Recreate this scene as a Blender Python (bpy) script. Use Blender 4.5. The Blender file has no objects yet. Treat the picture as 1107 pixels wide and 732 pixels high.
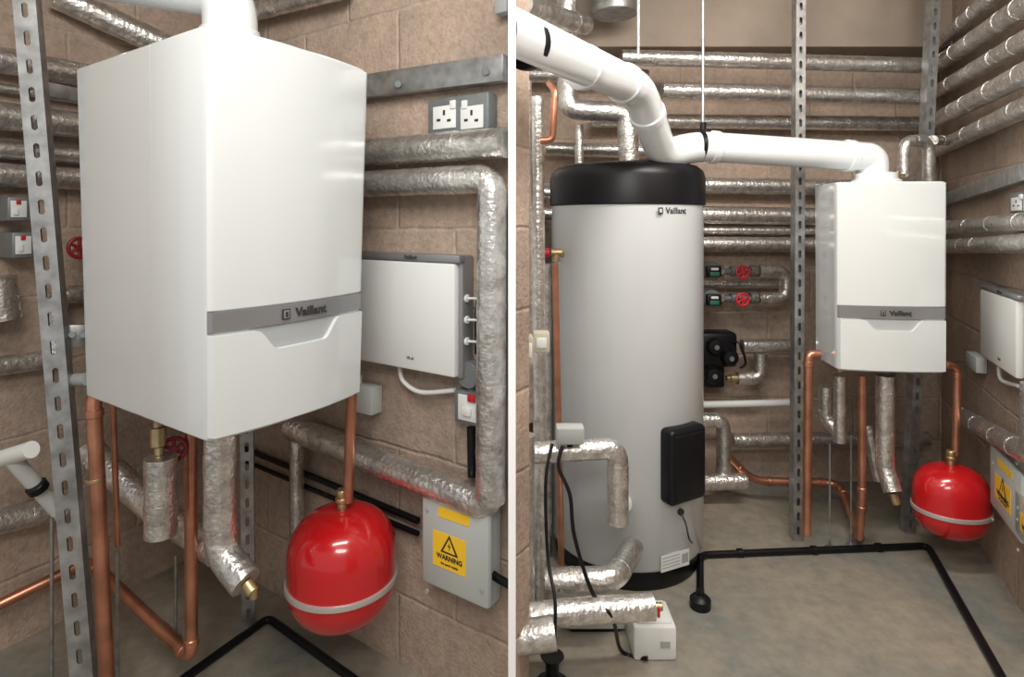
import bpy, bmesh, math, random
from mathutils import Vector as V, Matrix, noise as mn
random.seed(7)
F=650.0; U0=553.5; VH=240.0; H=1.36
CAM=V((0,0,H))
sc=bpy.context.scene
try: sc.view_settings.view_transform='Standard'
except Exception: pass
# ---------------------------------------------------------------- materials
def nm(name,col,rough=.5,metal=0.0,coat=0.0,bump=0.0,bscale=40,var=0.0,vscale=6,spec=.5):
    m=bpy.data.materials.new(name); m.use_nodes=True
    nt=m.node_tree; b=nt.nodes['Principled BSDF']
    b.inputs['Base Color'].default_value=(*col,1); b.inputs['Roughness'].default_value=rough
    b.inputs['Metallic'].default_value=metal; b.inputs['Coat Weight'].default_value=coat
    b.inputs['Specular IOR Level'].default_value=spec
    tc=nt.nodes.new('ShaderNodeTexCoord')
    if var>0:
        n=nt.nodes.new('ShaderNodeTexNoise'); n.inputs['Scale'].default_value=vscale; n.inputs['Detail'].default_value=6
        nt.links.new(tc.outputs['Object'],n.inputs['Vector'])
        r=nt.nodes.new('ShaderNodeValToRGB')
        r.color_ramp.elements[0].position=.3; r.color_ramp.elements[1].position=.7
        r.color_ramp.elements[0].color=(*[c*(1-var) for c in col],1)
        r.color_ramp.elements[1].color=(*[min(1,c*(1+var)) for c in col],1)
        nt.links.new(n.outputs['Fac'],r.inputs['Fac']); nt.links.new(r.outputs['Color'],b.inputs['Base Color'])
    if bump>0:
        n=nt.nodes.new('ShaderNodeTexNoise'); n.inputs['Scale'].default_value=bscale; n.inputs['Detail'].default_value=5
        nt.links.new(tc.outputs['Object'],n.inputs['Vector'])
        bp=nt.nodes.new('ShaderNodeBump'); bp.inputs['Strength'].default_value=bump; bp.inputs['Distance'].default_value=.01
        nt.links.new(n.outputs['Fac'],bp.inputs['Height']); nt.links.new(bp.outputs['Normal'],b.inputs['Normal'])
    return m
WHITE=nm('white_enamel',(.68,.715,.72),.18,coat=.6,var=.015,vscale=2)
TANKW=nm('tank_white',(.56,.585,.60),.26,coat=.35,var=.02,vscale=2)
PLAST=nm('white_plastic',(.72,.74,.73),.4)
FLUE=nm('flue_white',(.74,.78,.80),.2,coat=.4)
GREY=nm('grey_plastic',(.36,.38,.38),.45)
LGREY=nm('light_grey_box',(.48,.51,.49),.5)
RECESS=nm('recess_shade_grey',(.42,.44,.45),.5)  # shade in the white handle recess, put in as a darker grey
SILV=nm('silver_band',(.30,.30,.31),.35,metal=.5)
DARK=nm('dark_gap',(.03,.03,.03),.6)
BLACK=nm('black_plastic',(.005,.005,.007),.38,spec=.32)
GALV=nm('galvanised_steel',(.40,.41,.41),.42,metal=.85,var=.3,vscale=25)
METB=nm('metalclad_grey',(.20,.22,.23),.5,metal=.4,var=.1,vscale=30)
COP=nm('copper',(.58,.27,.175),.34,metal=.88,var=.28,vscale=12)
BRASS=nm('brass',(.50,.39,.22),.38,metal=.9,var=.2,vscale=30)
RED=nm('red_enamel',(.55,.008,.012),.22,coat=.6)
REDP=nm('red_plastic',(.5,.015,.025),.4)
DRED=nm('dark_red_plastic',(.28,.01,.02),.45)
YEL=nm('yellow_label',(.95,.60,.03),.5)
CREAM=nm('cream_plastic',(.50,.47,.38),.5)
GREEN=nm('green_plastic',(.02,.13,.09),.4)
PANELW=nm('divider_white',(.98,.99,1.0),.6,spec=.3)
def foilmat():
    m=nm('foil_lagging',(.66,.64,.61),.3,metal=.9); nt=m.node_tree; b=nt.nodes['Principled BSDF']
    tc=nt.nodes.new('ShaderNodeTexCoord')
    n=nt.nodes.new('ShaderNodeTexNoise'); n.inputs['Scale'].default_value=20; n.inputs['Detail'].default_value=8; n.inputs['Roughness'].default_value=.72
    nt.links.new(tc.outputs['Object'],n.inputs['Vector'])
    r=nt.nodes.new('ShaderNodeValToRGB'); e=r.color_ramp.elements
    e[0].position=.32;e[0].color=(.36,.335,.31,1);e[1].position=.60;e[1].color=(.86,.85,.83,1)
    nt.links.new(n.outputs['Fac'],r.inputs['Fac']); nt.links.new(r.outputs['Color'],b.inputs['Base Color'])
    rr=nt.nodes.new('ShaderNodeMapRange'); rr.inputs[1].default_value=.3; rr.inputs[2].default_value=.7; rr.inputs[3].default_value=.46; rr.inputs[4].default_value=.2
    nt.links.new(n.outputs['Fac'],rr.inputs[0]); nt.links.new(rr.outputs[0],b.inputs['Roughness'])
    v=nt.nodes.new('ShaderNodeTexVoronoi'); v.inputs['Scale'].default_value=70; v.distance='MANHATTAN'
    n2=nt.nodes.new('ShaderNodeTexNoise'); n2.inputs['Scale'].default_value=110; n2.inputs['Detail'].default_value=4
    nt.links.new(tc.outputs['Object'],v.inputs['Vector']); nt.links.new(tc.outputs['Object'],n2.inputs['Vector'])
    a=nt.nodes.new('ShaderNodeMath'); a.operation='ADD'
    nt.links.new(v.outputs['Distance'],a.inputs[0]); nt.links.new(n2.outputs['Fac'],a.inputs[1])
    bp=nt.nodes.new('ShaderNodeBump'); bp.inputs['Strength'].default_value=.36; bp.inputs['Distance'].default_value=.0032
    nt.links.new(a.outputs[0],bp.inputs['Height']); nt.links.new(bp.outputs['Normal'],b.inputs['Normal'])
    return m
FOIL=foilmat()
def blockmat(name,c1,c2,cm):
    m=bpy.data.materials.new(name); m.use_nodes=True; nt=m.node_tree; b=nt.nodes['Principled BSDF']
    b.inputs['Roughness'].default_value=.9; b.inputs['Specular IOR Level'].default_value=.15
    tc=nt.nodes.new('ShaderNodeTexCoord'); s=nt.nodes.new('ShaderNodeSeparateXYZ'); c=nt.nodes.new('ShaderNodeCombineXYZ')
    nt.links.new(tc.outputs['Object'],s.inputs[0]); nt.links.new(s.outputs['X'],c.inputs['X']); nt.links.new(s.outputs['Z'],c.inputs['Y'])
    br=nt.nodes.new('ShaderNodeTexBrick'); br.inputs['Scale'].default_value=1
    br.inputs['Brick Width'].default_value=.45; br.inputs['Row Height'].default_value=.225
    br.inputs['Mortar Size'].default_value=.009; br.inputs['Mortar Smooth'].default_value=1.0
    br.inputs['Color1'].default_value=(*c1,1); br.inputs['Color2'].default_value=(*c2,1); br.inputs['Mortar'].default_value=(*cm,1)
    nw=nt.nodes.new('ShaderNodeTexNoise'); nw.inputs['Scale'].default_value=9; nw.inputs['Detail'].default_value=4
    nt.links.new(tc.outputs['Object'],nw.inputs['Vector'])
    vm=nt.nodes.new('ShaderNodeVectorMath'); vm.operation='MULTIPLY_ADD'; vm.inputs[1].default_value=(.02,.02,0)
    nt.links.new(nw.outputs['Color'],vm.inputs[0]); nt.links.new(c.outputs[0],vm.inputs[2])
    nt.links.new(vm.outputs[0],br.inputs['Vector'])
    def mult(scale,det,p0,c0,p1,c1_,prev):
        n=nt.nodes.new('ShaderNodeTexNoise'); n.inputs['Scale'].default_value=scale; n.inputs['Detail'].default_value=det; n.inputs['Roughness'].default_value=.7
        nt.links.new(tc.outputs['Object'],n.inputs['Vector'])
        r=nt.nodes.new('ShaderNodeValToRGB'); r.color_ramp.elements[0].position=p0; r.color_ramp.elements[0].color=(*c0,1)
        r.color_ramp.elements[1].position=p1; r.color_ramp.elements[1].color=(*c1_,1)
        nt.links.new(n.outputs['Fac'],r.inputs['Fac'])
        mx=nt.nodes.new('ShaderNodeMixRGB'); mx.blend_type='MULTIPLY'; mx.inputs[0].default_value=1
        nt.links.new(prev,mx.inputs[1]); nt.links.new(r.outputs['Color'],mx.inputs[2]); return mx.outputs[0],n
    o1,_=mult(2.0,9,.34,(.66,.66,.66),.64,(1.08,1.04,1.0),br.outputs['Color'])
    o2,n2=mult(40,8,.34,(.78,.77,.76),.58,(1.03,1.03,1.03),o1)
    nt.links.new(o2,b.inputs['Base Color'])
    n3=nt.nodes.new('ShaderNodeTexNoise'); n3.inputs['Scale'].default_value=90; n3.inputs['Detail'].default_value=7
    nt.links.new(tc.outputs['Object'],n3.inputs['Vector'])
    ma=nt.nodes.new('ShaderNodeMath'); ma.operation='MULTIPLY_ADD'; ma.inputs[1].default_value=-.9
    nt.links.new(br.outputs['Fac'],ma.inputs[0]); nt.links.new(n3.outputs['Fac'],ma.inputs[2])
    bp=nt.nodes.new('ShaderNodeBump'); bp.inputs['Strength'].default_value=.55; bp.inputs['Distance'].default_value=.008
    nt.links.new(ma.outputs[0],bp.inputs['Height']); nt.links.new(bp.outputs['Normal'],b.inputs['Normal'])
    return m
BLOCK=blockmat('concrete_block',(.52,.415,.34),(.44,.355,.295),(.50,.42,.35))
def floormat():
    m=bpy.data.materials.new('concrete_floor'); m.use_nodes=True; nt=m.node_tree; b=nt.nodes['Principled BSDF']
    b.inputs['Roughness'].default_value=.55
    tc=nt.nodes.new('ShaderNodeTexCoord')
    def nz(s,d=8):
        n=nt.nodes.new('ShaderNodeTexNoise'); n.inputs['Scale'].default_value=s; n.inputs['Detail'].default_value=d; n.inputs['Roughness'].default_value=.66
        nt.links.new(tc.outputs['Object'],n.inputs['Vector']); return n
    a=nz(1.7); r=nt.nodes.new('ShaderNodeValToRGB'); e=r.color_ramp.elements
    e[0].position=.34; e[0].color=(.20,.215,.20,1); e[1].position=.68; e[1].color=(.40,.345,.27,1)
    x=e.new(.46); x.color=(.29,.27,.225,1)
    nt.links.new(a.outputs['Fac'],r.inputs['Fac'])
    c=nz(18); r2=nt.nodes.new('ShaderNodeValToRGB'); r2.color_ramp.elements[0].position=.3; r2.color_ramp.elements[0].color=(.74,.74,.74,1); r2.color_ramp.elements[1].position=.6
    nt.links.new(c.outputs['Fac'],r2.inputs['Fac'])
    mx=nt.nodes.new('ShaderNodeMixRGB'); mx.blend_type='MULTIPLY'; mx.inputs[0].default_value=1
    nt.links.new(r.outputs[0],mx.inputs[1]); nt.links.new(r2.outputs[0],mx.inputs[2]); nt.links.new(mx.outputs[0],b.inputs['Base Color'])
    bp=nt.nodes.new('ShaderNodeBump'); bp.inputs['Strength'].default_value=.2; bp.inputs['Distance'].default_value=.005
    nt.links.new(c.outputs['Fac'],bp.inputs['Height']); nt.links.new(bp.outputs['Normal'],b.inputs['Normal'])
    return m
FLOOR=floormat()
CONC=nm('concrete_smooth',(.33,.275,.225),.9,bump=.3,bscale=20,var=.15,vscale=3,spec=.15)
# ---------------------------------------------------------------- camera match helpers
def P(u,v,y): return V(((u-U0)/F*y,y,H+(VH-v)/F*y))
def FL(u,v,z=0.014):
    y=(H-z)*F/(v-VH); return P(u,v,y)
class Plane:
    def __init__(s,p,n): s.p=V((p[0],p[1],0)); s.n=V((n[0],n[1],0)).normalized(); s.t=V((-s.n.y,s.n.x,0))
    def __call__(s,u,v,off=0.0):
        d=V(((u-U0)/F,1,(VH-v)/F)); q=s.p+s.n*off
        k=(q-CAM).dot(s.n)/d.dot(s.n); return CAM+d*k
SW=Plane((-.297,1.817),(-.5606,-.828))
BW=Plane((-1.636,1.883),(.853,-.521))
RB=Plane((0,3.15),(0,-1))
RW=Plane((1.77,2.08),(-.9123,.4096))
X3,Y3,Z3=V((1,0,0)),V((0,1,0)),V((0,0,1))
# ---------------------------------------------------------------- mesh builder
class G:
    def __init__(s,name,minx=None,maxx=None): s.name=name; s.v=[]; s.f=[]; s.m=[]; s.mats=[]; s.minx=minx; s.maxx=maxx
    def add(s,vs,fs,mat):
        if mat not in s.mats: s.mats.append(mat)
        i=s.mats.index(mat); o=len(s.v); s.v+=[V(a) for a in vs]
        for f in fs: s.f.append([o+k for k in f]); s.m.append(i)
    def box(s,c,ax,ay,az,sx,sy,sz,mat,bev=0,seg=2):
        bm=bmesh.new(); bmesh.ops.create_cube(bm,size=1)
        for q in bm.verts: q.co=V((q.co.x*sx,q.co.y*sy,q.co.z*sz))
        if bev>0: bmesh.ops.bevel(bm,geom=bm.edges[:],offset=min(bev,.45*min(sx,sy,sz)),segments=seg,profile=.5,affect='EDGES')
        bm.verts.index_update()
        s.add([c+ax*q.co.x+ay*q.co.y+az*q.co.z for q in bm.verts],[[q.index for q in f.verts] for f in bm.faces],mat); bm.free(); return s
    def bar(s,p0,p1,n,w,h,mat,bev=.002):
        d=(p1-p0); L=d.length; d.normalize(); n=(n-d*n.dot(d)).normalized(); k=d.cross(n)
        return s.box((p0+p1)/2,d,n,k,L,w,h,mat,bev)
    def wb(s,pl,u0,u1,v0,v1,o0,o1,mat,bev=.004):
        if o0==0: o0=.002
        um,vm=(u0+u1)/2,(v0+v1)/2
        a,b=pl(u0,vm,o1),pl(u1,vm,o1); t,bo=pl(um,v0,o1),pl(um,v1,o1)
        w=(b-a).length; h=abs(t.z-bo.z); c=(a+b)/2; c.z=(t.z+bo.z)/2; c=c-pl.n*(o1-o0)/2
        ax=V((pl.n.y*-1,pl.n.x,0))
        return s.box(c,ax,pl.n,Z3,w,o1-o0,h,mat,bev)
    def tube(s,pts,r,mat,bend=.0,seg=18,nz=0.0,caps=True,closed=False,smooth=False,step=.022,r2=None):
        pts=[V(p) for p in pts]
        if smooth:
            q=[]; n=len(pts)
            for i in range(n-1):
                a,b,c,d=pts[max(i-1,0)],pts[i],pts[i+1],pts[min(i+2,n-1)]
                for k in range(8):
                    t=k/8; q.append(.5*((2*b)+(c-a)*t+(2*a-5*b+4*c-d)*t*t+(3*b-a-3*c+d)*t**3))
            q.append(pts[-1]); pts=q
        elif bend>0 and len(pts)>2:
            q=[pts[0]]
            for i in range(1,len(pts)-1):
                a,b,c=pts[i-1],pts[i],pts[i+1]
                k=min(bend,.48*(a-b).length,.48*(c-b).length)
                s0=b+(a-b).normalized()*k; s1=b+(c-b).normalized()*k
                for j in range(9):
                    t=j/8; q.append(s0*(1-t)**2+b*2*t*(1-t)+s1*t*t)
            q.append(pts[-1]); pts=q
        if nz>0:
            q=[pts[0]]
            for a,b in zip(pts[:-1],pts[1:]):
                n=max(1,int((b-a).length/step))
                for j in range(1,n+1): q.append(a.lerp(b,j/n))
            pts=q
        N=len(pts); vs=[]; fs=[]; up=None
        for i,p in enumerate(pts):
            if closed: d=(pts[(i+1)%N]-pts[i-1])
            else: d=(pts[min(i+1,N-1)]-pts[max(i-1,0)])
            d.normalize()
            if up is None:
                up=Z3 if abs(d.z)<.9 else X3
            up=(up-d*up.dot(d)).normalized(); k=d.cross(up)
            rr=r if r2 is None else r+(r2-r)*i/(N-1)
            rr*=(1+nz*.9*(random.random()-.5))
            for j in range(seg):
                a=2*math.pi*j/seg; q=rr*(1+nz*(random.random()-.5))
                vs.append(p+(up*math.cos(a)+k*math.sin(a))*q)
        R=N if closed else N-1
        for i in range(R):
            for j in range(seg):
                a=i*seg+j; b=i*seg+(j+1)%seg; c=((i+1)%N)*seg+(j+1)%seg; d=((i+1)%N)*seg+j
                fs.append([a,b,c,d])
        if caps and not closed: fs.append(list(range(seg))[::-1]); fs.append([(N-1)*seg+j for j in range(seg)])
        s.add(vs,fs,mat); return s
    def lathe(s,o,ax,prof,mat,seg=40,sy=1.0):
        ax=ax.normalized(); a=X3 if abs(ax.x)<.9 else Y3; a=(a-ax*a.dot(ax)).normalized(); b=ax.cross(a)
        vs=[];fs=[];n=len(prof)
        for r,h in prof:
            for j in range(seg):
                t=2*math.pi*j/seg; vs.append(o+ax*h+a*r*math.cos(t)+b*r*sy*math.sin(t))
        for i in range(n-1):
            for j in range(seg): fs.append([i*seg+j,i*seg+(j+1)%seg,(i+1)*seg+(j+1)%seg,(i+1)*seg+j])
        fs.append(list(range(seg))[::-1]); fs.append([(n-1)*seg+j for j in range(seg)])
        s.add(vs,fs,mat); return s
    def cyl(s,p0,p1,r,mat,seg=24):
        d=p1-p0; L=d.length; c=min(.15*r,.1*L); return s.lathe(p0,d,[(r-c,0),(r,c),(r,L-c),(r-c,L)],mat,seg)
    def wheel(s,c,ax,R,mat=None):
        mat=mat or REDP; ax=ax.normalized(); a=Z3 if abs(ax.z)<.9 else X3; a=(a-ax*a.dot(ax)).normalized(); b=ax.cross(a)
        s.tube([c+a*R*math.cos(t*math.pi/8)+b*R*math.sin(t*math.pi/8) for t in range(16)],R*.2,mat,closed=True,seg=8)
        for k in range(3):
            t=k*math.pi/3; e=a*math.cos(t)+b*math.sin(t); s.tube([c-e*R,c+e*R],R*.16,mat,seg=8)
        s.cyl(c-ax*R*.35,c+ax*R*.25,R*.34,mat); s.tube([c-ax*R*1.3,c],R*.12,BRASS,seg=8); return s
    def text(s,txt,c,ax,up,size,mat,wide=1.0,bold=0):
        cu=bpy.data.curves.new('t','FONT'); cu.body=txt; cu.align_x='CENTER'; cu.align_y='CENTER'; cu.size=size; cu.extrude=.0006; cu.offset=bold
        o=bpy.data.objects.new('t',cu); sc.collection.objects.link(o)
        dg=bpy.context.evaluated_depsgraph_get(); me=bpy.data.meshes.new_from_object(o.evaluated_get(dg))
        n=ax.cross(up)
        s.add([c+ax*q.co.x*wide+up*q.co.y+n*q.co.z for q in me.vertices],[list(p.vertices) for p in me.polygons],mat)
        bpy.data.objects.remove(o); bpy.data.meshes.remove(me); return s
    def done(s,ang=38):
        for q in s.v:
            if s.minx is not None and q.x<s.minx: q.x=s.minx
            if s.maxx is not None and q.x>s.maxx: q.x=s.maxx
        lo=V([min(q[i] for q in s.v) for i in range(3)]); hi=V([max(q[i] for q in s.v) for i in range(3)])
        c=(lo+hi)/2
        me=bpy.data.meshes.new(s.name); me.from_pydata([q-c for q in s.v],[],s.f)
        for m in s.mats: me.materials.append(m)
        for p,i in zip(me.polygons,s.m): p.material_index=i; p.use_smooth=True
        bm=bmesh.new(); bm.from_mesh(me); bmesh.ops.recalc_face_normals(bm,faces=bm.faces[:])
        for e in bm.edges:
            if len(e.link_faces)==2 and e.calc_face_angle(0)>math.radians(ang): e.smooth=False
        bm.to_mesh(me); bm.free()
        o=bpy.data.objects.new(s.name,me); o.location=c; sc.collection.objects.link(o); return o
def lag(pts,r,bend=.06,name='lagged_pipe',nz=.03,**k):
    g=G(name,**k); g.tube(pts,r,FOIL,bend=bend,nz=nz,seg=22)
    P_=[V(p) for p in pts]
    for a,b in zip(P_[:-1],P_[1:]):
        L=(b-a).length; d=(b-a)/L; s_=bend*1.05 if len(P_)>2 else .12
        t=s_
        while t<L-.03:
            w=.022+.03*random.random()
            if t+w<L: g.tube([a+d*t,a+d*(t+w)],r*1.025,FOIL,seg=22,nz=.012,caps=True)
            t+=.16+.22*random.random()
    return g.done(60)
def cop(pts,r=.013,bend=.045,fit=True,name='copper_pipe'):
    g=G(name); g.tube(pts,r,COP,bend=bend)
    if fit:
        for i in range(1,len(pts)-1):
            for q in (pts[i-1],pts[i+1]):
                d=(V(q)-V(pts[i])); L=d.length
                if L>bend*1.6:
                    d.normalize(); g.cyl(V(pts[i])+d*bend*.9,V(pts[i])+d*(bend*.9+.022),r*1.18,COP)
    return g.done()
# ---------------------------------------------------------------- room shell
def wall(name,p,q,th=.1,z0=0,z1=2.6,mat=BLOCK,side=1):
    p=V((p[0],p[1],0));q=V((q[0],q[1],0)); L=(q-p).length; d=(q-p).normalized(); n=V((-d.y,d.x,0))*side
    me=bpy.data.meshes.new(name); bm=bmesh.new(); bmesh.ops.create_cube(bm,size=1)
    for w in bm.verts: w.co=V(((w.co.x+.5)*L,(w.co.y+.5)*th,z0+(w.co.z+.5)*(z1-z0)))
    bm.to_mesh(me); bm.free(); me.materials.append(mat)
    o=bpy.data.objects.new(name,me); y=n
    o.matrix_world=Matrix(((d.x,y.x,0,p.x),(d.y,y.y,0,p.y),(0,0,1,0),(0,0,0,1))); sc.collection.objects.link(o); return o
cor=(-1.273,2.478)
wall('wall_back_left',(cor[0]-.521*1.6,cor[1]-.853*1.6),cor,side=1)
wall('wall_side_left',cor,(-.0076,1.6213),side=1)
wall('wall_back_right',(.0,3.15),(2.3,3.15),side=1)
wall('wall_side_right',(2.25,3.15),(2.25-.4096*4.2,3.15-.9123*4.2),side=1)
wall('divider_strip',(-.0074,1.2),(-.0074,3.15),th=.0148,mat=PANELW,side=-1)  # added thin panel standing in for the white divider between two views
g=G('floor'); g.box(V((0,1.1,-.05)),X3,Y3,Z3,6,4.4,.1,FLOOR); fo=g.done()
g=G('ceiling'); g.box(V((0,1.1,2.65)),X3,Y3,Z3,6,4.4,.1,CONC); g.done()
g=G('concrete_beam'); g.box(V((1.2,3.05,2.41)),X3,Y3,Z3,2.3,.2,.38,CONC,.005); g.done()
# ---------------------------------------------------------------- boiler
def boiler(N,R,L,z0,z1,bulge,seam,taper,b0=.690,b1=.748,ts=.042):
    N,R,L=[V((a[0],a[1],0)) for a in (N,R,L)]
    a=(R-N); w=a.length; a.normalize(); b=(L-N); d=b.length; b.normalize(); Hh=z1-z0
    cen=N+a*w/2+b*d/2
    g=G('gas_boiler')
    def pt(x,y,z):
        q=N+a*x+b*y; k=1+taper*((z-z0)/Hh*2-1); q=cen+(q-cen)*k; return V((q.x,q.y,z))
    def fr(x): t=x/w; return -bulge*4*t*(1-t)
    def prism(outline,za,zb,mat,bev=.004):
        n=len(outline); cx=sum(o[0] for o in outline)/n; cy=sum(o[1] for o in outline)/n
        lv=[(za,.006),(za+.004,.001),(za+.012,0),(zb-.012,0),(zb-.004,.001),(zb,.006)]; vs=[];fs=[]
        for z,ins in lv:
            for (x,y) in outline:
                dx,dy=cx-x,cy-y; l=math.hypot(dx,dy); vs.append(pt(x+dx/l*ins,y+dy/l*ins,z))
        for i in range(len(lv)-1):
            for j in range(n): fs.append([i*n+j,i*n+(j+1)%n,(i+1)*n+(j+1)%n,(i+1)*n+j])
        fs.append(list(range(n))[::-1]); fs.append([(len(lv)-1)*n+j for j in range(n)]); g.add(vs,fs,mat)
    sy=d*seam; rc=.012
    front=[]
    for k in range(25):
        x=w*k/24; y=fr(x)
        ed=min(x,w-x)
        if ed<rc: y+=rc-math.sqrt(max(0,rc*rc-(rc-ed)**2))
        front.append((x,y))
    front.insert(1,(rc*.3,fr(0)+rc*.28)); front.insert(-1,(w-rc*.3,fr(w)+rc*.28))
    prism(front+[(w,sy),(0,sy)],z0,z1,WHITE)
    prism([(.002,sy-.005),(w-.002,sy-.005),(w-.002,sy+.005),(.002,sy+.005)],z0+.004,z1-.004,GREY)
    prism([(.001,sy+.004),(w-.001,sy+.004),(w-.001,d),(.001,d)],z0,z1,WHITE)
    def skin(fa,fb,mat,proud,x0=.0,x1=1.0,n=60):
        vs=[];fs=[]
        for k in range(n+1):
            t=x0+(x1-x0)*k/n; x=w*t; y=fr(x)
            zt=z1-fa(t)*Hh; zb=z1-fb(t)*Hh
            for z,pr in ((zt,0),(zt-.0015,proud),(zb+.0015,proud),(zb,0)):
                vs.append(pt(x,y-(pr if 0<k<n else -.0005),z))
        for k in range(n):
            for j in range(3): o=k*4+j; fs.append([o,o+1,o+5,o+4])
        g.add(vs,fs,mat)
    skin(lambda t:.0+.006,lambda t:b0-.001,WHITE,.004,.004,.996)
    skin(lambda t:b0+.001,lambda t:b1,SILV,.006,.004,.996)
    def dip(t):
        s=abs(t-.5); k=min(1,max(0,(.27-s)/.12)); return b1+.005+.055*(k*k*(3-2*k))
    skin(lambda t:b1+.001,lambda t:b1+.064,RECESS,.0012,.2,.8)
    skin(dip,lambda t:.992,WHITE,.013,.004,.996)
    up=Z3; mid=(b0+b1)/2+.001; x=w*.56; c=pt(x,fr(x)-.009,z1-Hh*mid); g.text('Vaillant',c,a,up,Hh*ts,DARK,bold=.0006)
    x2=w*.56-Hh*ts*2.35; c=pt(x2,fr(x2)-.008,z1-Hh*mid); k=ts/.042; g.box(c,a,b,Z3,Hh*.03*k,.002,Hh*.034*k,DARK,.001); g.box(c-b*.001,a,b,Z3,Hh*.022*k,.002,Hh*.026*k,SILV,.001); g.box(c-b*.002,a,b,Z3,Hh*.010*k,.002,Hh*.016*k,DARK,.001)
    prism([(w*.08,d*.12),(w*.92,d*.12),(w*.92,d*.94),(w*.08,d*.94)],z0-.012,z0+.004,METB)
    for (x,y) in ((.15,.55),(.35,.6),(.55,.6),(.75,.6),(.88,.6)):
        q=pt(w*x,d*y,z0); g.cyl(q-Z3*.035,q,.016,BRASS)
    q=pt(w/2,d*.55,z1); g.lathe(q,Z3,[(.09,-.002),(.09,.012),(.075,.02),(.075,.04),(.06,.045)],FLUE)
    return g.done(30)
boiler((-.627,1.231),(-.398,1.606),(-1.124,1.570),.903,1.762,.026,.37,.035,.685,.737,.035)
NR=V((1.242,2.30)); ar=V((.993,-.122)); br=V((.122,.993))
boiler(NR,NR+ar*.388,NR+br*.215,.794,1.512,.016,.12,.006,.655,.720,.036)
# ---------------------------------------------------------------- slotted strut
def strut(p0,p1,n,w=.041,pitch=.062,slot=(.013,.034),name='slotted_strut_channel'):
    g=G(name); d=p1-p0; L=d.length; d.normalize(); n=(n-d*n.dot(d)).normalized(); x=d.cross(n)
    sw,sl=slot; sd=(w-sw)/2; c=(p0+p1)/2
    for s_ in (-1,1):
        g.box(c+x*s_*(sw/2+sd/2),x,n,d,sd,.0025,L,GALV); g.box(c+x*s_*(w/2-.00125)-n*.02,x,n,d,.0025,.04,L,GALV)
        g.box(c+x*s_*(w/2-.004)-n*.04,x,n,d,.008,.0025,L,GALV)
    k=int(L/pitch); h=pitch-sl; cr=sw*.32
    for i in range(k+1):
        z=-L/2+i*pitch
        if z+h<=L/2:
            g.box(c+d*(z+h/2),x,n,d,sw,.0024,h,GALV)
            for sx in (-1,1):
                for (zz,sz) in ((z,-1),(z+h,1)):
                    o=c+d*zz+x*sx*sw/2
                    tri=[o,o-x*sx*cr,o+d*sz*cr]
                    g.add([t+n*.0011 for t in tri]+[t-n*.0011 for t in tri],[[0,1,2],[5,4,3],[1,2,5,4]],GALV)
    return g.done()
def lean(u0,v0,u1,v1,y,n,**k):
    a=P(u0,v0,y); b=P(u1,v1,y); t0=(2.6-a.z)/(b.z-a.z); t1=(0-a.z)/(b.z-a.z)
    return strut(a+(b-a)*t1,a+(b-a)*t0,n,**k)
lean(26,0,88,732,1.60,V((.35,-1,0)),w=.052,slot=(.014,.04),pitch=.075)
lean(262,0,268,620,2.02,V((.35,-1,0)))
lean(866,0,863,580,2.56,V((0,-1,0)))
lean(1012,0,985,560,2.62,V((0,-1,0)))
g=G('strut_bracket'); g.bar(P(40,95,1.66),P(86,104,1.78),V((.8,-.5,0)),.03,.04,GALV); g.bar(P(72,363,1.66),P(96,362,1.69),V((.3,-1,0)),.02,.06,GALV)
for u in (78,90): g.cyl(P(u,362,1.66),P(u,362,1.64),.009,METB)
g.done()
# ---------------------------------------------------------------- LEFT BAY pipes
def hp(pl,ur,vr,ua,ub,off,r):
    z=pl(ur,vr,off).z
    a=pl(ua,VH,off);b=pl(ub,VH,off); a.z=b.z=z; return lag([a,b],r)
hp(BW,40,72,-60,190,.06,.040)
hp(BW,40,101,-60,190,.035,.014)
hp(BW,40,130,-60,190,.06,.044)
hp(BW,40,165,-60,190,.05,.028)
hp(BW,40,191,-60,190,.06,.037)
lag([P(60,-5,2.0),P(190,55,2.25)],.045)
lag([SW(262,16,.05),SW(372,-12,.05)],.032)
lag([SW(300,172,.06),SW(547,154,.06)],.041,maxx=-.0085)
lag([SW(300,203,.07),SW(532,193,.07),SW(530,548,.07),SW(315,462,.07)],.039,bend=.05,maxx=-.0085)
lag([BW(-20,398,.05),BW(60,388,.05),BW(62,318,.05),BW(100,318,.05)],.03,bend=.05)
lag([BW(-20,568,.08),BW(70,548,.08)],.038)
lag([P(95,485,1.95),P(160,545,1.9),P(236,596,1.72)],.042)
lag([P(238,465,1.5),P(238,596,1.5),P(266,630,1.46)],.038,bend=.05)
g=G('brass_drain_valve'); e=P(266,630,1.46); f=P(274,641,1.45); g.cyl(e,f,.015,BRASS); g.cyl(f-Z3*.014,f+Z3*.014,.009,BRASS); g.done()
lag([P(174,494,1.6),P(174,578,1.6)],.040,name='lagged_valve_stub')
g=G('gate_valve'); a=P(170,440,1.64); b=P(172,493,1.62)
g.cyl(a,b,.012,BRASS); g.cyl(P(171,462,1.635),P(171,484,1.625),.02,BRASS); g.wheel(P(188,486,1.66),V((.5,-.8,.3)),.03,DRED); g.done()
lag([SW(321,474,.05),SW(321,600,.05)],.024)
cop([P(132,424,1.66),P(101,424,1.60),P(117,770,1.60)],.0185,bend=.05)
cop([P(122,432,1.7),P(127,590,1.7)],.008,fit=False)
cop([P(206,462,1.70),P(207,712,1.70),P(97,606,2.03),BW(-30,668,.05)],.017,bend=.04)
g=G('copper_fitting'); a=P(184,690,1.77); b=P(172,679,1.81); g.cyl(a,b,.021,BRASS); g.done()
g=G('pipe_clip'); g.cyl(P(103,516,1.60),P(103,520,1.60),.024,BRASS); g.done()
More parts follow.
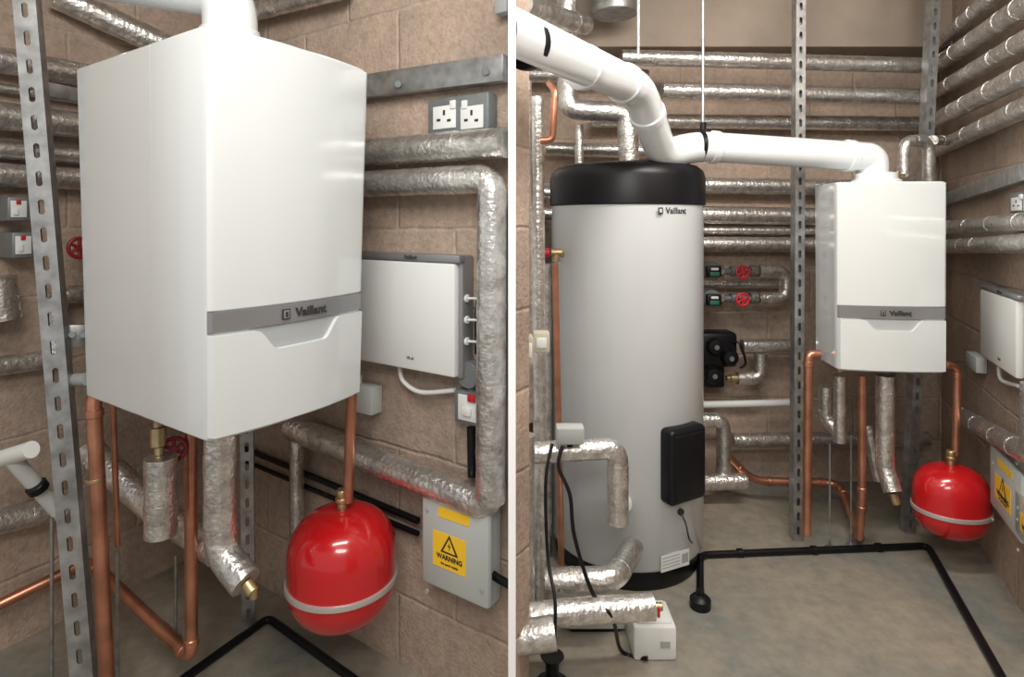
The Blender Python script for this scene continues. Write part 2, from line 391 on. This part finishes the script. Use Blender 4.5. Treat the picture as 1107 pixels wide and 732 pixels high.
cop([P(352,402,1.66),P(381,402,1.66),P(376,542,1.71)],.0145,bend=.035)
g=G('grey_waste_connector'); g.tube([P(96,410,1.62),P(72,412,1.66)],.018,GREY); g.done()
g=G('overflow_pipe'); g.tube([P(10,492,1.6),P(66,556,1.75)],.020,PLAST); g.tube([P(-12,500,1.62),P(34,486,1.58)],.022,PLAST); g.cyl(P(38,524,1.66),P(43,530,1.67),.026,BLACK); g.done()
def rod(u,v,y,r=.005):
    g=G('threaded_rod'); a=P(u,v,y); g.tube([a,V((a.x,a.y,.01))],r,GALV,seg=8); g.cyl(V((a.x,a.y,0)),V((a.x,a.y,.012)),.018,GALV); g.done()
rod(56,560,1.72); rod(190,600,1.95); rod(127,596,1.7)
g=G('flue_pipe'); g.tube([V((-.75,1.6,1.812)),V((-.75,1.6,1.97)),P(110,-28,1.58)],.068,FLUE,bend=.09,seg=32); g.cyl(V((-.75,1.6,1.84)),V((-.75,1.6,1.87)),.074,FLUE,32); g.done()
g=G('black_cable'); g.tube([SW(262,484,.02),SW(330,512,.02),SW(452,563,.02)],.010,BLACK,smooth=True); g.tube([SW(262,497,.02),SW(340,530,.02),SW(452,577,.02)],.008,BLACK,smooth=True); g.done()
g=G('cable_channel_rail',maxx=-.0085); g.bar(SW(330,103,.022),SW(548,74,.022),SW.n,.04,.072,GALV)
for u,v in ((430,91),(525,77)): g.cyl(SW(u,v,.038),SW(u,v,.052),.011,METB)
g.done()
def socket(pl,u0,u1,v0,v1):
    g=G('double_power_socket'); g.wb(pl,u0,u1,v0,v1,0,.045,METB,.008)
    w=u1-u0; h=v1-v0
    for k in (0,1):
        a=u0+w*(.09+.45*k); g.wb(pl,a,a+w*.37,v0+h*.28,v1-h*.1,.045,.048,PLAST,.002)
        for du,dv,ww,hh in ((.18,.40,.035,.14),(.09,.64,.06,.07),(.26,.64,.06,.07)):
            g.wb(pl,a+w*du-w*ww*.5,a+w*du+w*ww*.5,v0+h*dv,v0+h*(dv+hh),.048,.0488,DARK,0)
        a=u0+w*(.36+.19*k); g.wb(pl,a,a+w*.09,v0+h*.13,v0+h*.36,.045,.052,PLAST,.002)
    return g.done()
socket(SW,462,528,103,143)
g=G('junction_box',maxx=-.0085); g.wb(SW,534,547,-20,14,0,.04,GREY,.006); g.done()
def controller(pl,u0,u1,v0,v1,th=.07):
    g=G('heating_controller_box',maxx=(-.0085 if pl is SW else None)); w=u1-u0;h=v1-v0
    g.wb(pl,u0,u1,v0,v1,0,th*.75,SILV,.008)
    g.wb(pl,u0+w*.01,u0+w*.92,v0+h*.07,v1-h*.005,th*.6,th,PLAST,.007)
    g.wb(pl,u0+w*.01,u0+w*.97,v0,v0+h*.065,th*.6,th*.98,SILV,.004)
    um=(u0+u1)/2; c=pl(um,v0+h*.033,th+.001); ax=V((-pl.n.y,pl.n.x,0)); g.text('Vaillant',c,ax,Z3,.017,DARK)
    c=pl(um,v1-h*.1,th+.001); g.text('VR 61',c,ax,Z3,.012,DARK)
    if pl is SW:
        for v in (322,345,368):
            p=pl(497,v,.035); t=ax
            g.cyl(p,p+t*.03,.011,PLAST)
            e=p+t*.028
            g.tube([e,e+t*.03+Z3*.002,e+t*.05-Z3*.005,SW(531,v-14,.03)],.0035,PLAST,smooth=True,seg=8)
        g.tube([SW(432,396,.03),SW(436,412,.03),SW(455,424,.03),SW(492,422,.03)],.007,PLAST,smooth=True,seg=10)
    else:
        g.tube([pl(um,v1,.03),pl(um+3,v1+14,.03),pl(u1,v1+20,.03)],.007,PLAST,smooth=True,seg=10)
    return g.done()
controller(SW,387,500,274,400)
g=G('black_conduit',maxx=-.0085); g.tube([SW(537,222,.02),SW(537,265,.02),SW(518,330,.02),SW(518,382,.02)],.013,BLACK,bend=.03); g.tube([SW(510,462,.02),SW(511,515,.02)],.014,BLACK)
for v in (238,268): g.cyl(SW(537,v,.02),SW(537,v+5,.02),.017,BLACK)
g.done()
g=G('round_junction_box'); c=SW(515,403,.001); g.lathe(c,SW.n,[(.038,0),(.038,.035),(.034,.042)],METB,32); g.tube([c+SW.n*.02,c+SW.n*.02-Z3*.052],.013,METB); g.cyl(c+SW.n*.04+X3*.018,c+SW.n*.044+X3*.018,.004,GALV); g.done()
g=G('fused_spur_switch'); g.wb(SW,491,522,424,460,0,.045,METB,.006); g.wb(SW,495,518,428,456,.045,.05,PLAST,.002); g.wb(SW,505,513,427,435,.05,.056,REDP,.001); g.wb(SW,499,508,441,450,.05,.056,PLAST,.001); g.done()
g=G('junction_box'); g.wb(SW,377,401,417,447,0,.05,LGREY,.005); g.tube([SW(389,417,.03),SW(389,405,.03)],.008,LGREY); g.done()
for a in ((8,33,213,239),(13,38,251,279)):
    g=G('isolator_switch'); g.wb(BW,a[0],a[1],a[2],a[3],.0,.13,METB,.006); w=a[1]-a[0]; h=a[3]-a[2]
    g.wb(BW,a[0]+w*.15,a[1]-w*.15,a[2]+h*.15,a[3]-h*.15,.13,.134,PLAST,.002); g.wb(BW,a[0]+w*.4,a[0]+w*.6,a[2]+h*.12,a[2]+h*.3,.134,.139,REDP,.001); g.wb(BW,a[0]+w*.3,a[0]+w*.5,a[2]+h*.5,a[2]+h*.75,.134,.14,PLAST,.001); g.done()
lag([BW(-2,300,.10),BW(4,345,.10)],.045,name='lagged_valve_body')
g=G('gate_valve'); g.wheel(BW(86,268,.12),V((.8,-.6,0)),.032,DRED); g.tube([BW(86,268,.01),BW(86,268,.12)],.01,BRASS); g.done()
def warn(pl,u0,u1,v0,v1,th=.09,cable=True):
    g=G('electrical_enclosure',maxx=(-.0085 if pl is SW else None)); w=u1-u0;h=v1-v0; ax=V((-pl.n.y,pl.n.x,0))
    g.wb(pl,u0,u1,v0,v1,0,th*.72,LGREY,.01); g.wb(pl,u0,u1,v0,v1,th*.74,th,LGREY,.01)
    g.wb(pl,u0+w*.17,u0+w*.66,v0+h*.34,v0+h*.72,th,th+.0012,YEL,0)
    g.wb(pl,u0+w*.25,u0+w*.72,v0+h*.08,v0+h*.19,th,th+.0012,YEL,0)
    c=pl(u0+w*.415,v0+h*.46,th+.002); s=abs((pl(u1,v0,th)-pl(u0,v0,th)).length)*.13
    g.add([c+Z3*s,c-ax*s*1.05-Z3*s*.75,c+ax*s*1.05-Z3*s*.75],[[0,1,2]],DARK)
    c2=c+pl.n*.0006; g.add([c2+Z3*s*.66,c2-ax*s*.72-Z3*s*.57,c2+ax*s*.72-Z3*s*.57],[[0,1,2]],YEL)
    c3=c2+pl.n*.0006; g.add([c3+Z3*s*.4+ax*s*.1,c3-ax*s*.18-Z3*s*.05,c3+ax*s*.02-Z3*s*.05,c3-ax*s*.02-Z3*s*.45,c3+ax*s*.2+Z3*s*.08,c3+Z3*s*.08],[[0,1,2,3,4,5]],DARK)
    g.text('WARNING',pl(u0+w*.415,v0+h*.60,th+.002),ax,Z3,s*.62,DARK,bold=.0004); g.text('live parts inside',pl(u0+w*.415,v0+h*.67,th+.002),ax,Z3,s*.32,DARK)
    for a in (.07,.93):
        for b in (.06,.94): q=pl(u0+w*a,v0+h*b,th); g.cyl(q-pl.n*.002,q+pl.n*.003,.006,GREY)
    if cable: g.tube([pl(u1-2,v1-h*.3,.04),pl(u1+12,v1-h*.2,.04),pl(u1+30,v1-h*.1,.04)],.011,BLACK,smooth=True)
    return g.done()
warn(SW,457,526,545,645)
SILVB=nm('seam_ring',(.60,.58,.56),.35,metal=.5)
def vessel(c,r,hh,sy=1.0):
    g=G('red_expansion_vessel'); n=18; pr=[]
    cyl=hh*.24; dome=hh-cyl
    for i in range(n+1):
        t=-math.pi/2+math.pi/2*i/n; x=abs(math.cos(t))**.68; pr.append((r*max(.02,x),-cyl-abs(math.sin(t))*dome))
    for i in range(n+1):
        t=math.pi/2*i/n; x=abs(math.cos(t))**.68; pr.append((r*max(.02,x),cyl+math.sin(t)*dome))
    g.lathe(c,Z3,pr,RED,64,sy)
    z=-cyl*.9
    g.lathe(c+Z3*(z-.009),Z3,[(r*.99,0),(r*1.035,.002),(r*1.04,.009),(r*1.035,.016),(r*.99,.018)],SILVB,64,sy)
    g.cyl(c+Z3*(hh-.006),c+Z3*(hh+.022),.014,BRASS); g.cyl(c+Z3*(hh+.02),c+Z3*(hh+.036),.019,BRASS); g.cyl(c+Z3*(hh+.036),c+Z3*(hh+.058),.016,BRASS)
    g.cyl(c-Z3*(hh+.008),c-Z3*(hh-.01),.02,BLACK)
    return g.done(50)
vessel(P(370,610,1.71),.150,.156)
vessel(P(1028,541,2.35),.135,.138,.85)
g=G('floor_conduit'); g.tube([FL(190,740),FL(290,668),FL(390,740)],.0125,BLACK,bend=.03); g.done()
# ---------------------------------------------------------------- RIGHT BAY
TC=V((.474,2.5,0)); TR=.308
def tank_hit(u,v,extra=0):
    d=V(((u-U0)/F,1,(VH-v)/F)); R=TR+extra
    a=d.x**2+1; b=-2*(d.x*TC.x+TC.y); c=TC.x**2+TC.y**2-R*R; dis=max(0,b*b-4*a*c); k=(-b-math.sqrt(dis))/(2*a); q=CAM+d*k
    n=V((q.x-TC.x,q.y-TC.y,0)).normalized(); return q,n
g=G('hot_water_cylinder')
g.lathe(TC,Z3,[(.285,0),(.29,.01),(.29,.075),(.30,.08)],BLACK,72)
g.lathe(TC,Z3,[(TR-.01,.075),(TR,.09),(TR,1.45)],TANKW,72)
g.lathe(TC,Z3,[(TR+.002,1.425),(TR+.008,1.43),(TR+.008,1.535),(TR,1.562),(TR-.02,1.58),(TR-.06,1.592),(.15,1.60),(.01,1.602)],BLACK,72)
q,n=tank_hit(731,228,.001); ax=V((-n.y,n.x,0)); g.text('Vaillant',q,ax,Z3,.032,DARK,bold=.0004); g.box(q-ax*.072,ax,n,Z3,.022,.002,.024,DARK,.002); g.box(q-ax*.072+n*.001,ax,n,Z3,.012,.002,.014,TANKW,.001)
q,n=tank_hit(736,499,.0); ax=V((-n.y,n.x,0)); g.box(q+n*.01,ax,n,Z3,.18,.07,.275,BLACK,.02,4); g.box(q+n*.045,ax,n,Z3,.145,.01,.235,BLACK,.01,3)
q,n=tank_hit(730,606,.001); ax=V((-n.y,n.x,0))
g.box(q,ax,n,Z3,.13,.002,.06,PLAST,0)
for i in range(4): g.box(q+n*.0012+Z3*(.020-.012*i)-ax*.02,ax,n,Z3,.08,.001,.003,GREY,0)
g.box(q+n*.0012+ax*.045,ax,n,Z3,.03,.001,.035,GREY,0)
q,n=tank_hit(675,543,0); g.cyl(q-n*.01,q+n*.03,.028,PLAST); q,n=tank_hit(735,553,0); g.cyl(q-n*.01,q+n*.012,.012,DARK)
g.done()
g=G('cylinder_sensor_cable'); q,n=tank_hit(735,553,.014); g.tube([q,q+n*.03-Z3*.03,q+n*.05-Z3*.08,FL(752,590,.06),FL(757,606,.03)],.003,BLACK,smooth=True,seg=8); g.done()
g=G('relief_valve'); q,n=tank_hit(608,275,0); a=P(601,273,2.30); g.tube([q+n*.002,a],.012,BRASS); g.cyl(a-X3*.02,a+X3*.025,.015,BRASS); g.cyl(P(594,273,2.3),P(586,273,2.3),.018,REDP); g.cyl(a,a-Z3*.035,.013,BRASS); g.done()
cop([P(600,285,2.25),P(604,470,2.25),P(607,610,2.25)],.012,bend=.02,fit=False)
g=G('copper_pipe',minx=.009); g.tube([P(584,152,2.0),P(597,152,2.0),P(600,97,2.0),P(594,90,2.05)],.012,COP,bend=.03); g.done()
g=G('lever_valve',minx=.009); g.cyl(P(560,108,1.9),P(564,108,1.9),.02,BRASS); g.bar(P(561,92,1.88),P(565,122,1.88),V((0,-1,0)),.006,.018,REDP); g.done()
RBK=dict(minx=.009)
lag([P(566,88,1.95),P(569,455,1.95)],.026,**RBK)
lag([P(580,105,2.12),P(586,655,2.12)],.024,**RBK)
lag([P(592,285,2.45),P(592,655,2.45)],.018,**RBK)
lag([P(573,150,2.6),P(574,420,2.6)],.05,**RBK)
for a in ((566,577,362,392),(576,594,358,380)):
    g=G('thermostat_box'); y=1.84; c=(P(a[0],a[2],y)+P(a[1],a[3],y))/2; w=(P(a[1],0,y)-P(a[0],0,y)).x; h=(a[3]-a[2])/F*y
    g.box(c,X3,Y3,Z3,w,.05,h,CREAM,.006); g.box(c-Y3*.026,X3,Y3,Z3,w*.6,.004,h*.5,PLAST,.003); g.done()
g=G('junction_box'); c=P(616,469,1.9); g.box(c,X3,Y3,Z3,.088,.05,.055,LGREY,.006); g.box(c-Y3*.025,X3,Y3,Z3,.082,.008,.048,GREY,.003); g.cyl(c-Z3*.026,c-Z3*.04,.01,BLACK); g.done()
lag([P(574,490,1.95),P(668,484,1.95),P(668,565,1.95)],.034,bend=.05,**RBK)
lag([P(566,470,1.85),P(566,652,1.85)],.034,**RBK)
lag([P(590,628,1.92),P(664,626,1.90),P(684,592,2.10)],.038,bend=.05)
lag([P(557,668,1.78),P(612,662,1.78),P(706,656,1.80)],.037,**RBK)
lag([P(557,690,1.70),P(600,684,1.70)],.045,**RBK)
g=G('brass_drain_valve'); g.cyl(P(706,656,1.8),P(716,656,1.8),.012,BRASS); g.box(P(712,662,1.79),X3,Y3,Z3,.008,.008,.03,REDP,.002); g.done()
g=G('pump_stand'); a=P(597,690,1.76); g.lathe(V((a.x,a.y,0)),Z3,[(.05,0),(.05,.01),(.02,.02),(.02,.07),(.035,.09)],BLACK,24); g.done()
g=G('condensate_pump'); y=1.93; a=P(703,698,y); z=.105; g.box(V((a.x,y,z/2)),X3,Y3,Z3,.135,.14,z,PLAST,.01); g.box(V((a.x,y,z+.002)),X3,Y3,Z3,.11,.11,.012,PLAST,.004); g.box(V((a.x+.03,y-.071,z*.5)),X3,Y3,Z3,.03,.003,.02,GREY); g.done()
g=G('cable_trunking_box'); a=P(642,690,2.02); g.box(V((a.x,a.y,.045)),X3,Y3,Z3,.2,.06,.07,PLAST,.006); g.box(V((a.x,a.y,.005)),X3,Y3,Z3,.16,.05,.01,BLACK); g.done()
g=G('black_cable'); g.tube([P(608,482,1.88),P(604,505,1.86),P(616,535,1.84),P(621,580,1.82),P(640,640,1.80),P(662,668,1.76),FL(672,704),FL(700,712)],.006,BLACK,smooth=True,seg=10); g.done()
g=G('black_cable'); g.tube([P(597,480,1.88),P(590,520,1.84),P(592,600,1.80),P(600,650,1.72),P(599,700,1.70)],.005,BLACK,smooth=True,seg=10); g.done()
g=G('flue_pipe',minx=.0085)
pts=[P(536,35,1.34),P(690,96,2.00),P(716,168,2.28),P(752,158,2.32),V((1.45,2.42,0)),V((1.45,2.42,1.558))]
pts[4].z=P(943,170,2.42).z
g.tube(pts,.058,FLUE,bend=.07,seg=36)
def coll(a,b,t,L=.03,r=.064,m=FLUE):
    d=(b-a); l=d.length; d.normalize(); p=a+d*l*t; g.cyl(p-d*L/2,p+d*L/2,r,m,36)
coll(pts[0],pts[1],.52); coll(pts[0],pts[1],.86); coll(pts[1],pts[2],.36); coll(pts[3],pts[4],.10); coll(pts[3],pts[4],.86)
coll(pts[0],pts[1],.16,.02,.0615,BLACK); coll(pts[3],pts[4],.02,.018,.0615,BLACK)
g.done()
g=G('flue_hanger_rod'); a=P(760,138,2.32); g.tube([a,V((a.x,a.y,2.6))],.006,GALV,seg=8); g.cyl(a-Z3*.01,a+Z3*.02,.012,BLACK); g.done()
g=G('flue_hanger_rod'); a=P(690,64,2.06); g.tube([a,V((a.x,a.y,2.6))],.005,GALV,seg=8); g.done()
g=G('spiral_duct'); a=P(664,10,2.75); g.tube([a,V((a.x,a.y,2.6))],.1,GALV,seg=32); g.cyl(P(664,8,2.75),P(664,16,2.75),.107,GALV,32); g.done()
lag([P(612,-40,2.7),P(613,118,2.7),P(678,122,2.7),P(680,178,2.7)],.046,bend=.06)
lag([P(565,5,2.3),P(612,22,2.6),P(632,27,2.75)],.045,**RBK)
lag([P(626,135,2.8),P(626,240,2.8)],.02)
def hb(v,ua,ub,off,r,dv=4): return lag([RB(ua,v,off),RB(ub,v+dv,off)],r)
hb(62,672,1003,.32,.036,9); hb(98,716,1003,.32,.036,7)
hb(130,640,1003,.10,.036); hb(160,590,720,.12,.03)
hb(200,740,1003,.07,.042); hb(232,740,1003,.09,.044); hb(249,740,1003,.06,.022,2); hb(264,740,1003,.09,.038,1)
hb(80,560,700,.10,.04); hb(205,560,600,.1,.03); hb(228,560,600,.1,.03)
lag([RW(1006,75,.06),RW(1135,-12,.06)],.036)
lag([RW(1006,103,.06),RW(1135,28,.06)],.032)
lag([RW(1006,133,.08),RW(1135,66,.08)],.036)
lag([RW(1006,165,.06),RW(1135,103,.06)],.034)
lag([RW(1012,50,.05),RW(1135,-60,.05)],.03)
lag([RW(1008,247,.06),RW(1135,238,.06)],.03)
lag([RW(1008,267,.06),RW(1135,262,.06)],.032)
lag([P(977,192,2.5),P(977,152,2.5),P(1004,152,2.52),P(1004,198,2.55)],.024,bend=.05)
lag([P(1008,152,2.53),RW(1030,152,.05)],.022)
g=G('brass_fitting'); a=P(970,190,2.46); g.cyl(a-X3*.04,a+X3*.03,.01,BRASS); g.cyl(a-Z3*.02,a+Z3*.02,.012,BRASS); g.done()
g=G('cable_channel_rail'); g.bar(RW(1006,222,.022),RW(1135,178,.022),RW.n,.04,.058,GALV); g.done()
socket(RW,1090,1120,207,230)
controller(RW,1059,1101,313,397,.06)
warn(RW,1071,1102,497,566,.07,False)
warn(RW,1098,1130,546,598,.07,False)
lag([RW(1036,447,.06),RW(1118,495,.06),RW(1118,415,.06)],.034)
g=G('thin_steel_pipe'); g.tube([RW(1008,392,.03),RW(1046,390,.03)],.008,GALV); g.wb(RW,1044,1055,383,399,0,.04,LGREY); g.done()
def valve_row(v,us):
    g=G('valve_manifold'); g.tube([RB(745,v,.16),RB(812,v+1,.16)],.016,METB)
    for u in us:
        c=RB(u,v,.16); g.cyl(c-X3*.035,c+X3*.035,.026,METB); g.wheel(c-Y3*.07,V((0,-1,.1)),.030)
    for u in (778,815): c=RB(u,v,.16); g.cyl(c-X3*.02,c+X3*.018,.030,METB); g.tube([c,c-Y3*.04],.012,BRASS)
    g.done()
valve_row(293,(797,)); valve_row(322,(797,))
lag([RB(820,293,.16),RB(850,294,.16),RB(850,322,.16),RB(820,323,.16)],.032,bend=.05)
lag([RB(750,307,.08),RB(862,308,.08)],.02)
for v in (292,322):
    g=G('circulation_pump'); c=RB(766,v,.20); g.cyl(c+Y3*.03,c-Y3*.06,.045,METB); g.box(c-Y3*.07,X3,Y3,Z3,.07,.035,.055,BLACK,.008); g.box(c-Y3*.09-Z3*.012,X3,Y3,Z3,.045,.006,.02,GREEN,.002); g.box(c-Y3*.09+Z3*.012,X3,Y3,Z3,.035,.006,.012,PLAST,.002); g.done()
g=G('pump_group'); 
g.wb(RB,758,798,360,398,.06,.18,BLACK,.02); g.wb(RB,762,784,396,420,.06,.16,BLACK,.015)
for u,v in ((772,374),(788,386),(770,405)):
    c=RB(u,v,.18); g.lathe(c,V((0,-1,0)),[(.042,-.01),(.042,.02),(.034,.035),(.01,.04)],BLACK,28)
    g.lathe(c-Y3*.04,V((0,-1,0)),[(.012,0),(.012,.003)],METB,16)
g.tube([RB(792,370,.18),RB(800,372,.2),RB(806,392,.2),RB(800,398,.2)],.006,BLACK,smooth=True,seg=8)
g.done()
lag([RB(802,374,.14),RB(862,374,.14)],.034); lag([RB(822,382,.16),RB(822,409,.16),RB(797,409,.16)],.032,bend=.05)
g=G('brass_fitting'); g.cyl(RB(797,409,.16),RB(789,409,.16),.020,BRASS); g.cyl(RB(789,409,.16),RB(785,409,.16),.015,BRASS); g.done()
g=G('plastic_waste_pipe'); g.tube([RB(745,438,.2),RB(866,435,.2)],.017,PLAST); g.done()
lag([RB(745,454,.25),RB(782,454,.25),RB(782,512,.25)],.034,bend=.05)
lag([RB(745,522,.28),RB(806,520,.28)],.038)
lag([RB(792,476,.12),RB(1003,474,.12)],.036)
cop([RB(786,492,.25),RB(812,520,.25),RB(908,522,.3),P(930,582,2.50)],.019,bend=.08)
cop([P(886,383,2.42),P(874,383,2.42),P(872,578,2.42)],.017,bend=.03)
cop([P(932,406,2.40),P(932,540,2.40),P(929,582,2.45)],.015,bend=.03)
lag([P(893,418,2.55),P(893,452,2.55),P(912,474,2.5)],.028,bend=.03)
lag([P(908,406,2.45),P(908,478,2.45)],.024)
lag([P(957,406,2.38),P(957,505,2.38),P(965,532,2.34)],.033,bend=.04)
lag([P(938,460,2.6),P(950,520,2.55)],.022)
g=G('brass_drain_valve'); a=P(965,533,2.34); g.cyl(a,a+V((.01,-.01,-.04)),.015,BRASS); g.done()
cop([P(1012,393,2.36),P(1035,396,2.36),P(1033,492,2.35)],.014,bend=.03)
rod(897,480,2.5,.004); rod(920,470,2.52,.004)
g=G('floor_conduit'); g.tube([FL(757,640),FL(757,600),FL(1003,590),FL(1090,745)],.0135,BLACK,bend=.04)
for u,v in ((800,598),(880,595),(950,592)): a=FL(u,v); g.cyl(a-X3*.012,a+X3*.012,.018,BLACK)
g.done()
g=G('floor_socket'); a=FL(757,652); g.lathe(V((a.x,a.y,0)),Z3,[(.036,0),(.036,.03),(.026,.04),(.014,.045),(.014,.06)],BLACK,24); g.done()
# ---------------------------------------------------------------- lights
def area(name,loc,tgt,size,power,col):
    l=bpy.data.lights.new(name,'AREA'); l.shape='RECTANGLE'; l.size=size[0]; l.size_y=size[1]; l.energy=power; l.color=col
    o=bpy.data.objects.new(name,l); o.location=loc; d=V(tgt)-V(loc); o.rotation_euler=d.to_track_quat('-Z','Y').to_euler(); sc.collection.objects.link(o)
area('ceiling_light_left',(-.30,.45,2.5),(-.7,1.7,.9),(1.2,.2),23,(1,.96,.90))
area('ceiling_light_right',(1.0,1.3,2.52),(1.05,2.4,.8),(1.2,.2),35,(1,.95,.88))
area('fill_light_front',(0.2,-.6,2.3),(.1,2,1.0),(1.4,.4),32,(1,.965,.92))  # added fill lamp behind the camera, brightens the divider edge
w=bpy.data.worlds.new('world'); sc.world=w; w.use_nodes=True; w.node_tree.nodes['Background'].inputs[0].default_value=(1,.96,.92,1); w.node_tree.nodes['Background'].inputs[1].default_value=.5
cd=bpy.data.cameras.new('camera'); cd.sensor_width=36; cd.sensor_fit='HORIZONTAL'; cd.lens=F/1107*36; cd.shift_y=-(366-VH)/1107; cd.clip_start=.02
co=bpy.data.objects.new('camera',cd); co.location=CAM; co.rotation_euler=(math.pi/2,0,0); sc.collection.objects.link(co); sc.camera=co
